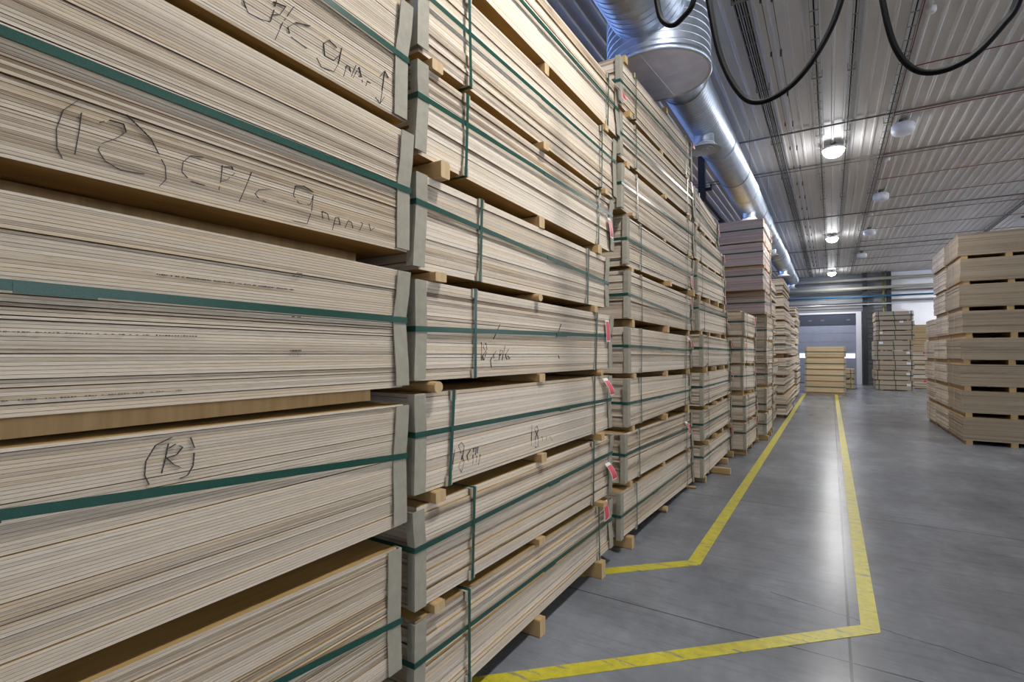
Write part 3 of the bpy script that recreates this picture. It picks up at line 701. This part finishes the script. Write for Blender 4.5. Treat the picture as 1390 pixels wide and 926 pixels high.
# farther along the left side: untidy piles of loose offcut bundles
def loose_pile(title, X, y0, L, tiers, mat, seed, W=1.3, amp=.06):
    rnd = random.Random(seed); n = len(tiers); pz = 0.0
    for i, (z0, z1) in enumerate(tiers):
        dx = rnd.uniform(-amp, amp * .6); dy = rnd.uniform(0, amp); l = L - dy - rnd.uniform(0, amp * 1.5)
        T = thing('plywood_pile', 'loose plywood sheets, %s of the %s' % (tier_words(i, n).replace(' from the floor', ''), title), 'plywood sheets', (X + dx, y0 + dy, z0), LEFT_RZ, 'loose sheets of the ' + title)
        mb = MB(); m = max(2, round((z1 - z0) / .02)); off = 0; left = 0; eo = 0
        for k in range(m):
            if left <= 0: left = rnd.choice((1, 1, 2, 3, 4)); off = rnd.uniform(0, .02 + amp * .4); eo = rnd.uniform(0, .03 + amp * .5)
            left -= 1
            a = (z1 - z0) * k / m; c = (z1 - z0) * (k + 1) / m - .002
            mb.hexa([(eo, off, a), (l - eo, off, a), (l - eo, W, a), (eo, W, a), (eo, off, c), (l - eo, off, c), (l - eo, W, c), (eo, W, c)], 0, tint=rnd.random(), ply=(c - a) * 1000, mtb=1)
        mb.build('sheets', [M[mat], M['ply_face']], T)
        q = MB(); s = (z1 - z0) * .5
        if z1 - z0 > .3:
            q.box(-.003, -.001, -.004, W + .004, s - .012, s + .012); q.box(l + .001, l + .003, -.004, W + .004, s - .012, s + .012); q.box(-.003, l + .003, -.004, -.002, s - .012, s + .012); q.box(-.003, l + .003, W + .002, W + .004, s - .012, s + .012)
            q.build('strap', M['strap'], T)
        for j, f in enumerate((.12, .85)):
            if z0 - pz > .02:
                bearer('%s timber under the %s of the %s' % (('near', 'far')[j], tier_words(i, n).replace(' from the floor', ''), title), X - .10, y0 + L * f, pz + .0005, z0 - .001, out=.0, length=W - .15, group='timbers of the ' + title)
        pz = z1
loose_pile('seventh pile from the left', -1.16, 13.45, 1.50, [(.10, .50), (.58, .92), (.98, 1.20), (1.27, 1.62), (1.70, 1.92), (1.98, 2.32), (2.38, 2.62), (2.68, 2.98), (3.05, 3.50)], 'ply18', 3)
loose_pile('eighth pile from the left', -1.0, 15.45, 2.45, [(.10, .62), (.68, 1.10), (1.16, 1.62), (1.74, 2.20), (2.25, 2.60), (2.66, 2.95), (3.02, 3.30), (3.38, 3.76)], 'ply18', 5, W=1.4)
loose_pile('ninth pile from the left', -1.08, 18.5, 3.0, [(.10, .55), (.63, 1.08), (1.16, 1.6), (1.68, 2.1), (2.18, 2.6), (2.68, 3.0)], 'ply18', 9, W=1.4)
loose_pile('last pile on the left before the door', -1.10, 22.3, 2.5, [(.10, .48), (.56, .98), (1.06, 1.28), (1.34, 1.64), (1.72, 2.02), (2.10, 2.40), (2.48, 2.72), (2.80, 3.10), (3.16, 3.50)], 'ply18', 12, W=1.35)

# yellow stack of four long bundles across the end of the lane
YS = [(.075, .509), (.562, 1.007), (1.06, 1.50), (1.556, 1.997)]
for i, (z0, z1) in enumerate(YS):
    bundle('tan plywood bundle, %s of the four-bundle stack before the grey door' % tier_words(i, 4), (-.97 + .01 * i, 25.42), 0, 1.48, 2.3, (z0, z1, z0, z1), None, 'ply_tan', .03, far=True, strap_w=.03, flare=.002)
    lo = 0 if i == 0 else YS[i - 1][1]
    for j, yy in enumerate((25.46, 27.4)):
        q = MB(); q.box(-.71, .71, 0, .09, 0, z0 - lo - .004)
        tag(q.build('timber_bearer', [M['pine']], None, (-.22, yy, lo + .0005)), '%s timber under the %s bundle before the grey door' % (('front', 'rear')[j], ('bottom', 'second', 'third', 'top')[i]), 'timber bearer', 'timbers of the four-bundle stack')
# small low stack behind it
for i, (z0, z1) in enumerate(((.03, .45), (.53, .95))):
    bundle('small plywood bundle, %s tier of the low pile behind the four-bundle stack' % ('bottom', 'top')[i], (.25, 29.3), 0, .72, 1.4, (z0, z1, z0, z1), None, 'ply_tan', .03, far=True, strap_w=.03, verts=[(.55, .55)], clips=False, flare=.002)
for j in (0, 1):
    for i, (a, c) in enumerate(((0, .03), (.451, .53))):
        q = MB(); q.box(-.04, .04, 0, 1.3, 0, c - a - .004)
        tag(q.build('timber_bearer', [M['pine']], None, (.4 + .4 * j, 29.32, a + .0005)), '%s %s timber of the low pile behind the four-bundle stack' % (('left', 'right')[j], ('bottom', 'upper')[i]), 'timber bearer', 'timbers of the low pile')

# tall brown stack left of the white wall
FS = [(.035, .45), (.49, .905), (.95, 1.362), (1.41, 1.813), (1.86, 2.28), (2.325, 2.74), (2.79, 3.19), (3.24, 3.64)]
WL = [(1.22, .24), (1.25, .28), (1.22, .30), (1.25, .32), (.25, .33), (.18, .33), (.94, .36), (1.32, .33)]
for i, (z0, z1) in enumerate(FS):
    sx = random.Random(i).uniform(-.03, .03) + (.02 if i > 4 else -.02)
    bundle('brown plywood bundle, %s of the tall stack before the white wall' % tier_words(i, 8), (1.77 + sx, 29.2), 0, 1.42, 1.9, (z0, z1, z0, z1), None, 'ply_brown', .02, far=True, strap_w=.035, verts=[(.12, .12), (.74 - .01 * i, .74), (1.33, 1.33)], clips=False, flare=.002, white_labels=[(WL[i][0], z0 + WL[i][1], .15, .10)], boards=())
    lo = 0 if i == 0 else FS[i - 1][1]
    for j, xx in enumerate((2.0, 3.0)):
        if z0 - lo > .02:
            q = MB(); q.box(-.045, .045, 0, 1.8, 0, z0 - lo - .005)
            tag(q.build('timber_bearer', [M['pine']], None, (xx, 29.22, lo + .001)), '%s timber under the %s in the tall brown stack' % (('left', 'right')[j], tier_words(i, 8).replace(' from the floor', '')), 'timber bearer', 'timbers of the tall brown stack')
# behind it: pale bundles with yellow loose sheets on top
for i, (z0, z1) in enumerate(((.04, .44), (.49, .89), (.94, 1.34), (1.39, 1.80))):
    bundle('pale plywood bundle, %s behind the tall brown stack' % tier_words(i, 4).replace('top tier', 'highest strapped tier'), (3.28, 31.2), 0, .75, 1.7, (z0, z1, z0, z1), None, 'ply18', .03, far=True, strap_w=.03, verts=[(.65, .65)], clips=False, flare=.002, boards=(), label_card=(.55, z0 + .33, .0, .18, .12) if i in (0, 3) else None)
    lo = (0, .44, .89, 1.34)[i]
    q = MB(); q.box(0, .66, .05, .13, 0, z0 - lo - .005)
    tag(q.build('timber_bearer', [M['pine']], None, (3.32, 31.25, lo + .001)), 'timber under the %s pale bundle behind the tall brown stack' % ('bottom', 'second', 'third', 'highest')[i], 'timber bearer', 'timbers of the pale bundles')
z = 1.80
for i, h in enumerate((.30, .14, .34, .38)):
    g = .03; rnd = random.Random(40 + i)
    T = thing('plywood_pile', 'yellowish loose sheets, %s layer above the pale bundles behind the brown stack' % ('lowest', 'second', 'third', 'highest')[i], 'plywood sheets', (3.2 + rnd.uniform(0, .08), 31.25, z + g), 0, 'yellowish loose sheets')
    mb = MB(); m = max(3, round(h / .03))
    for k in range(m):
        a = h * k / m; c = h * (k + 1) / m - .003; e = rnd.uniform(-.06, .05)
        mb.box(0, .78 + e, rnd.uniform(0, .04), 1.5, a, c, 0, tint=rnd.random(), ply=(c - a) * 1000, mtb=1)
    mb.build('sheets', [M['ply_tan'], M['ply_face']], T)
    q = MB(); q.box(0, .6, 0, .08, 0, g - .002); q.box(0, .6, 1.2, 1.28, 0, g - .002)
    tag(q.build('timber_batten', [M['pine']], None, (3.3, 31.3, z + .001)), 'thin battens under the %s layer of yellowish loose sheets' % ('lowest', 'second', 'third', 'highest')[i], 'batten', 'battens of the yellowish sheets')
    z += g + h

# big stacks on the right side of the aisle, their long face towards the camera
RS = [(.085, .528), (.614, 1.033), (1.128, 1.548), (1.637, 2.058), (2.158, 2.582), (2.663, 3.099), (3.162, 3.594), (3.66, 4.083)]
DX = [.02, .02, .0, .0, .03, .0, .01, -.01]
def right_stack(title, y0, depth, n, xoff, mats, L=2.5):
    for i in range(n):
        z0, z1 = RS[i]; rnd = random.Random(title + str(i))
        x0 = 2.14 + DX[i] + xoff + rnd.uniform(-.008, .008)
        bundle_plain('plywood bundle, %s of the %s' % (tier_words(i, n).replace(' from the floor', ''), title), (x0, y0 + rnd.uniform(0, .02)), L, depth, z0, z1, mats)
        lo = 0 if i == 0 else RS[i - 1][1]
        for j, uu in enumerate((.10, .74, 1.45, 2.2)):
            q = MB(); h = z0 - lo - .002; q.box(-.05, .05, 0, depth - .06, 0, h)
            tag(q.build('timber_bearer', [M['pine']], None, (x0 + uu, y0 + .02, lo + .001)), '%s timber under the %s of the %s' % (('leftmost', 'second', 'third', 'rightmost')[j], tier_words(i, n).replace(' from the floor', ''), title), 'timber bearer', 'timbers of the ' + title)
def bundle_plain(label, org, L, W, z0, z1, mat):
    T = thing('plywood_bundle', label, 'plywood bundle', (org[0], org[1], z0), 0, None)
    rnd = random.Random(label); mb = MB(); n = 22; off = 0; left = 0; eo = 0
    H = z1 - z0
    for k in range(n):
        if left <= 0: left = rnd.choice((1, 2, 4, 6)); off = rnd.uniform(0, .008); eo = rnd.uniform(0, .014)
        left -= 1
        a = H * k / n; c = H * (k + 1) / n - .0016
        mb.box(eo, L - eo, off, W, a, c, 0, tint=rnd.random(), ply=(c - a) * 1000, mtb=1)
    mb.build('sheets', [M[mat], M['ply_face']], T)
    q = MB()
    for yy in (W * .5,):
        q.box(-.004, -.002, yy - .013, yy + .013, -.0005, H + .002); q.box(L + .002, L + .004, yy - .013, yy + .013, -.0005, H + .002); q.box(-.004, L + .004, yy - .013, yy + .013, H + .0015, H + .0025)
    q.build('strap', M['clip'], T)
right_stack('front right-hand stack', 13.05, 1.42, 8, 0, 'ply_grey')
right_stack('right-hand stack standing second in line', 14.52, 1.45, 8, -.01, 'ply18')
right_stack('right-hand stack beside the camera', 3.9, 2.3, 6, .05, 'ply_grey')  # unseen stack added out of frame to cast shade on the aisle floor
right_stack('shorter right-hand stack standing third in line', 16.05, 1.15, 5, -.04, 'ply18')

# ---------------------------------------------------------------- ducts
def ring(c, ax, r, n=40):
    """circle of radius r round centre c, axis 'y' or 'z'"""
    if ax == 'y': return [(c[0] + math.cos(t) * r, c[1], c[2] + math.sin(t) * r) for t in [2 * math.pi * k / n for k in range(n)]][::-1]
    return [(c[0] + math.cos(t) * r, c[1] + math.sin(t) * r, c[2]) for t in [2 * math.pi * k / n for k in range(n)]]
def seamed(mb, ax, fixed, a0, a1, r, pitch, h, n=48, mi=0, couple=None):
    a = a0; rings = []
    def R_(t, rr): return ring((fixed[0], t, fixed[1]) if ax == 'y' else (fixed[0], fixed[1], t), ax, rr, n)
    rings.append(R_(a0, r))
    while a + pitch < a1:
        for d, rr in ((pitch * .03, r), (pitch * .80, r), (pitch * .83, r), (pitch * .86, r + h), (pitch * .96, r + h), (pitch, r)): rings.append(R_(a + d, rr))
        a += pitch
    rings.append(R_(a1, r)); mb.loft(rings, mi, False, True)
DX_, DZ = -1.55, 5.23
duct = thing('ventilation_duct', 'silver spiral duct with a wide capped drum, running along above the left stacks', 'duct', (0, 0, 0))
b = MB(); seamed(b, 'y', (DX_, DZ), 5.95, 28.1, .285, .075, .0035)
b.f.append(tuple(range(len(b.v) - 48, len(b.v)))); b.mi.append(0); b.sm.append(False)
b.build('duct_run', M['galv'], duct)
for y in (8.9, 11.9, 14.9, 17.9 - .9, 20.0, 23.9, 26.3):
    q = MB(); q.loft([ring((DX_, y + d, DZ), 'y', rr, 48) for d, rr in ((-.045, .290), (-.04, .296), (-.006, .296), (0, .302), (.006, .296), (.04, .296), (.045, .290))], 0, True, True)
    q.build('coupling', M['galv'], duct)
for y in (7.85, 12.8, 17.8, 22.8, 27.6):
    q = MB(); q.loft([ring((DX_, y, z_), 'z', .135, 32) for z_ in (5.05, 4.86)], 0, False, True); q.loft([ring((DX_, y, z_), 'z', rr, 32) for z_, rr in ((4.87, .137), (4.865, .142), (4.85, .142), (4.845, .137))], 0, False, True)
    nk = q.build('diffuser_neck', M['galv'], duct)
    q = MB()
    for (ra, za, rb, zb) in ((.235, 4.765, .150, 4.80), (.140, 4.762, .085, 4.79), (.078, 4.76, .03, 4.785)):
        q.loft([ring((DX_, y, za), 'z', ra, 36), ring((DX_, y, za + .006), 'z', ra, 36), ring((DX_, y, zb + .03), 'z', rb, 36), ring((DX_, y, zb + .022), 'z', rb, 36)], 0, False, False, True)
    q.loft([ring((DX_, y, 4.847), 'z', .137, 32), ring((DX_, y, 4.80), 'z', .15, 32)], 0, True, True)
    q.build('diffuser', M['white_paint'], duct)
for y in (6.6, 10.5, 13.6, 16.2, 19.4, 22.0, 25.1, 27.2):
    q = MB(); q.tube([(DX_ + .297, y, DZ + .05), (DX_ + .297, y, CZ - .002)], .004, 6); q.tube([(DX_ - .297, y, DZ + .05), (DX_ - .297, y, CZ - .002)], .004, 6)
    q.loft([ring((DX_, y - .012, DZ), 'y', .293, 48), ring((DX_, y - .012, DZ), 'y', .299, 48), ring((DX_, y + .012, DZ), 'y', .299, 48), ring((DX_, y + .012, DZ), 'y', .293, 48)], 0, False, False, True)
    q.build('hanger', M['steel'], duct)
# upright plenum with its flat end cap
b = MB(); seamed(b, 'z', (-1.55, 5.46), 4.78, CZ - .01, .535, .078, .004, 64)
pl = duct
b.build('drum', M['galv'], pl)
b = MB(); b.loft([ring((-1.55, 5.46, z_), 'z', r_, 64) for z_, r_ in ((4.750, .515), (4.742, .535), (4.746, .547), (4.80, .547), (4.802, .536))], 0, False, True)
b.build('rim', M['galv'], pl)
b = MB(); b.loft([ring((-1.55, 5.46, 4.752), 'z', .52, 64), ring((-1.55, 5.46, 4.76), 'z', .52, 64)])
b.build('end_cap', M['galv_flat'], pl)
for (xa, ya, xb, yb) in ((-2.05, 5.44, -1.05, 5.50), (-1.58, 4.97, -1.50, 5.96)):
    b = MB(); b.tube([(xa, ya, 4.751), (xb, yb, 4.751)], .004, 6); b.build('cap_seam', M['galv_flat'], pl)
big = duct
b = MB(); seamed(b, 'y', (-1.53, 5.30), -8.9, 5.15, .385, .085, .004, 56); b.build('supply_duct', M['galv'], big)
for y in (-6, -2, 1.5, 4.2):
    q = MB(); q.loft([ring((-1.53, y + d, 5.30), 'y', rr, 48) for d, rr in ((-.05, .390), (-.04, .398), (.04, .398), (.05, .390))], 0, True, True); q.build('coupling', M['galv'], big)

# ---------------------------------------------------------------- lamps
def disc(q, c, prof, n=32, mi=0, smooth=True, cap=True):
    q.loft([[(c[0] + math.cos(t) * r, c[1] + math.sin(t) * r, c[2] + z_) for t in [2 * math.pi * k / n for k in range(n)]] for r, z_ in prof], mi, cap, smooth)
def highbay(x, y, label):
    T = thing('ceiling_lamp', label, 'ceiling lamp', (x, y, CZ), 0, 'round ceiling lamps')
    q = MB(); disc(q, (0, 0, 0), [(.05, -.03), (.05, -.002)]); q.tube([(0, 0, -.10), (0, 0, -.02)], .012, 8); q.build('mount', M['steel'], T)
    q = MB(); disc(q, (0, 0, 0), [(.20, -.150), (.205, -.140), (.19, -.11), (.10, -.08), (.08, -.065)]); q.build('housing', M['white_paint'], T)
    q = MB(); disc(q, (0, 0, 0), [(.03, -.300), (.09, -.285), (.14, -.255), (.175, -.21), (.19, -.152)]); q.build('diffuser', M['lamp'], T)
    ld = bpy.data.lights.new('lamp_light', 'AREA'); ld.shape = 'DISK'; ld.size = .36; ld.energy = LAMP_W; ld.color = (1.0, .975, .94)
    pd = bpy.data.lights.new('lamp_glow', 'POINT'); pd.shadow_soft_size = .17; pd.energy = LAMP_P; pd.color = (.93, .96, 1.0)
    po = bpy.data.objects.new('lamp_glow', pd); COL.objects.link(po); po.parent = T; po.location = (0, 0, -.48)
    lo = bpy.data.objects.new('lamp_light', ld); COL.objects.link(lo); lo.parent = T; lo.location = (0, 0, -.305)
where = ('behind the camera', 'over the second stack end', 'nearest one in view', 'second one in view', 'farthest one by the far wall')
for ri, (x, rn) in enumerate(((.09, 'aisle row'), (9.6, 'added row on the right'))):
    for yi, y in enumerate((-6.6, 2.7, 12.1, 21.6, 31.2)):
        if ri and yi < 3: continue  # the two right-hand lamps are added, out of sight, to brighten the far wall
        if ri and yi == 4: x = 6.6
        highbay(x, y, ('round lit ceiling lamp of the aisle row, ' + where[yi]) if ri == 0 else 'unseen fill lamp added over the right side, %s' % ('', '', '', 'the nearer one', 'the one by the far wall')[yi])
for i, y in enumerate((6.8, 11.5, 16.3, 21.0, 25.9)):
    T = thing('ceiling_heater', 'white unlit drum on the ceiling right of the lamps, %s in line' % ('hidden first', 'nearest', 'second', 'third', 'farthest')[i], 'ceiling drum', (1.15, y, CZ), 0, 'white drums on the ceiling')
    q = MB(); disc(q, (0, 0, 0), [(.02, -.30), (.10, -.295), (.15, -.27), (.178, -.22), (.178, -.13), (.155, -.10), (.10, -.09)]); q.build('drum', M['white_paint'], T)
    q = MB(); disc(q, (0, 0, 0), [(.06, -.09), (.06, -.022)], 16); q.build('mount', M['steel'], T)
T = thing('ceiling_heater', 'white unlit drum on the ceiling above the right-hand stacks', 'ceiling drum', (5.1, 21.7, CZ), 0, 'white drums on the ceiling')
q = MB(); disc(q, (0, 0, 0), [(.02, -.32), (.12, -.31), (.19, -.27), (.20, -.14), (.10, -.09)]); q.build('drum', M['white_paint'], T)
q = MB(); disc(q, (0, 0, 0), [(.06, -.09), (.06, -.022)], 16); q.build('mount', M['steel'], T)
for i, (x, y) in enumerate(((1.08, 7.9), (1.08, 13.6), (1.08, 18.9))):
    q = MB(); disc(q, (0, 0, 0), [(.02, -.085), (.05, -.08), (.055, -.05), (.055, -.022)], 20)
    tag(q.build('smoke_detector', M['white_paint'], None, (x, y, CZ)), 'small white detector on the ceiling, %s of three' % ('nearest', 'middle', 'farthest')[i], 'smoke detector', 'small ceiling detectors')

# ---------------------------------------------------------------- trays, conduits, pipes on the ceiling
def tray(x, wd, label, cables, z=CZ - .12):
    T = thing('cable_tray', label, 'cable tray', (x, 0, z), 0, 'cable trays along the ceiling')
    q = MB(); q.box(-wd / 2, -wd / 2 + .004, BY + .2, FY - .9, 0, .045); q.box(wd / 2 - .004, wd / 2, BY + .2, FY - .9, 0, .045)
    y = BY + .2
    while y < FY - .9: q.box(-wd / 2, wd / 2, y, y + .02, 0, .004); y += .33
    q.build('ladder', M['tray'], T)
    y = BY + 1
    while y < FY - 1:
        q = MB(); q.box(-wd / 2 - .02, -wd / 2 - .012, y, y + .02, -.01, CZ - .022 - z); q.box(wd / 2 + .012, wd / 2 + .02, y, y + .02, -.01, CZ - .022 - z); q.box(-wd / 2 - .02, wd / 2 + .02, y, y + .02, -.012, -.001); y += 2.4
        q.build('hanger', M['steel'], T)
    for k in range(cables):
        q = MB(); xx = -wd / 2 + wd * (k + .7) / (cables + .4); q.tube([(xx, BY + .3, .014), (xx, FY - 1, .014)], .0085, 6); q.build('cable', M['dark_steel'] if k % 2 else M['cable'], T)
tray(-.86, .15, 'wide dark cable tray on the ceiling beside the silver duct', 5)
tray(-.13, .10, 'cable tray on the ceiling left of the lit lamps', 1)
tray(.30, .06, 'narrow cable tray on the ceiling right of the lit lamps', 1)
tray(.91, .10, 'cable tray on the ceiling beside the white drums', 1)
tray(4.55, .10, 'cable tray on the ceiling above the right-hand stacks', 2)
def wire(x, label, z, r=.004, beads=True):
    q = MB(); q.tube([(x, BY + .2, z), (x + .02, FY - .5, z)], r, 6)
    if beads:
        y = 4.0
        while y < 30: q.box(x - .012, x + .012, y, y + .03, z - .012, CZ - .0225); y += 1.3
    tag(q.build('ceiling_wire', M['dark_steel']), label, 'wire')
wire(-.66, 'thin clipped wire on the ceiling right of the wide tray', 5.93)
wire(-.54, 'second thin clipped wire on the ceiling beside the wide tray', 5.90)
for i, (y, r) in enumerate(((11.0, .017), (13.2, .015), (13.42, .010), (18.5, .017), (24.5, .017), (29.8, .017))):
    q = MB(); q.tube([(LX + .02, y, CZ - .045), (RX - .02, y + .04, CZ - .045)], r, 8)
    tag(q.build('ceiling_conduit', M['steel']), 'grey pipe crossing the ceiling, %s from the camera' % ('first', 'second', 'thin third', 'fourth', 'fifth', 'sixth')[i], 'conduit', 'grey conduits across the ceiling')
for i, y in enumerate((9.38, 11.16, 13.3, 15.16, 17.1, 19.17, 21.2, 23.4, 25.6, 27.8)):
    q = MB(); q.tube([(1.0, y, CZ - .035), (RX - .02, y, CZ - .035)], .008, 8)
    tag(q.build('ceiling_conduit', M['redpipe']), 'thin red pipe crossing the ceiling, %s from the camera' % ('first', 'second', 'third', 'fourth', 'fifth', 'sixth', 'seventh', 'eighth', 'ninth', 'tenth')[i], 'conduit', 'thin red conduits across the ceiling')
q = MB(); q.tube([(.99, 5.0, CZ - .055), (.99, 30.5, CZ - .055)], .007, 8)
tag(q.build('ceiling_conduit', M['redpipe']), 'thin red pipe running lengthwise beside the white drums', 'conduit')

# dark hanger with a rail, left of the duct
T = thing('steel_hanger', 'black steel hanger seen left of the silver duct above the fourth stack', 'steel hanger', (-2.32, 11.5, 0))
q = MB(); q.box(-.07, .07, -.07, .07, 5.05, CZ - .002); q.build('post', M['dark_steel'], T)
q = MB(); q.box(.07, .20, -.03, .03, 5.25, 5.31); q.box(.17, .20, -.03, .03, 5.31, 5.38); q.build('bracket', M['dark_steel'], T)
q = MB(); q.box(-.03, .03, .07, 17, 5.12, 5.16); q.build('rail', M['dark_steel'], T)
q = MB(); q.box(-.06, .06, 2.2, 2.35, 5.06, 5.115); q.build('clamp', M['dark_steel'], T)

# ---------------------------------------------------------------- festoon cables over the aisle
def spline(p, m=7):
    p = [Vector(v) for v in p]; q = [p[0] * 2 - p[1]] + p + [p[-1] * 2 - p[-2]]; out = []
    for i in range(1, len(q) - 2):
        for k in range(m):
            t = k / m
            out.append(.5 * ((2 * q[i]) + (q[i + 1] - q[i - 1]) * t + (2 * q[i - 1] - 5 * q[i] + 4 * q[i + 1] - q[i + 2]) * t * t + (3 * q[i] - q[i - 1] - 3 * q[i + 1] + q[i + 2]) * t ** 3))
    out.append(p[-1]); return out
FYY = 3.0
T = thing('festoon_cable', 'black rubber cables hanging in big loops over the aisle', 'cable', (0, FYY, 0))
q = MB(); q.tube([(-2.6, 0, 4.45), (3.2, 0, 4.45)], .006, 8); q.build('carrier_wire', M['greypipe'], T)
for x in (-2.6, 3.2):
    q = MB(); q.tube([(x, 0, 4.44), (x, 0, CZ - .02)], .012, 8); q.build('hanger_rod', M['steel'], T)
for x in (-.90, -.60, .155, .82):
    q = MB(); q.box(x - .03, x + .03, -.03, .03, 4.27, 4.29); q.box(x - .012, x + .012, -.004, .004, 4.29, 4.475); q.build('trolley', M['greypipe'], T)
LOOPS = [[(-.88, 4.28), (-.865, 4.0), (-.85, 3.85), (-.825, 3.75), (-.765, 3.695), (-.705, 3.72), (-.645, 3.79), (-.610, 4.0), (-.615, 4.28)],
         [(-.590, 4.28), (-.578, 3.95), (-.560, 3.75), (-.50, 3.42), (-.40, 3.19), (-.295, 3.125), (-.15, 3.18), (-.02, 3.34), (.066, 3.55), (.11, 3.85), (.135, 4.28)],
         [(.175, 4.28), (.20, 3.8), (.227, 3.49), (.27, 3.25), (.34, 3.115), (.435, 3.075), (.55, 3.11), (.65, 3.215), (.704, 3.31), (.765, 3.6), (.80, 4.28)]]
for lp in LOOPS:
    cx = sum(p[0] for p in lp) / len(lp)
    for dy, sh, r in ((-.013, 0, .0135), (.014, .014, .012)):
        q = MB(); q.tube(spline([(x + (cx - x) * sh, dy, z_ + (sh if i not in (0, len(lp) - 1) else 0)) for i, (x, z_) in enumerate(lp)]), r, 10); q.build('cable_loop', M['cable'], T)
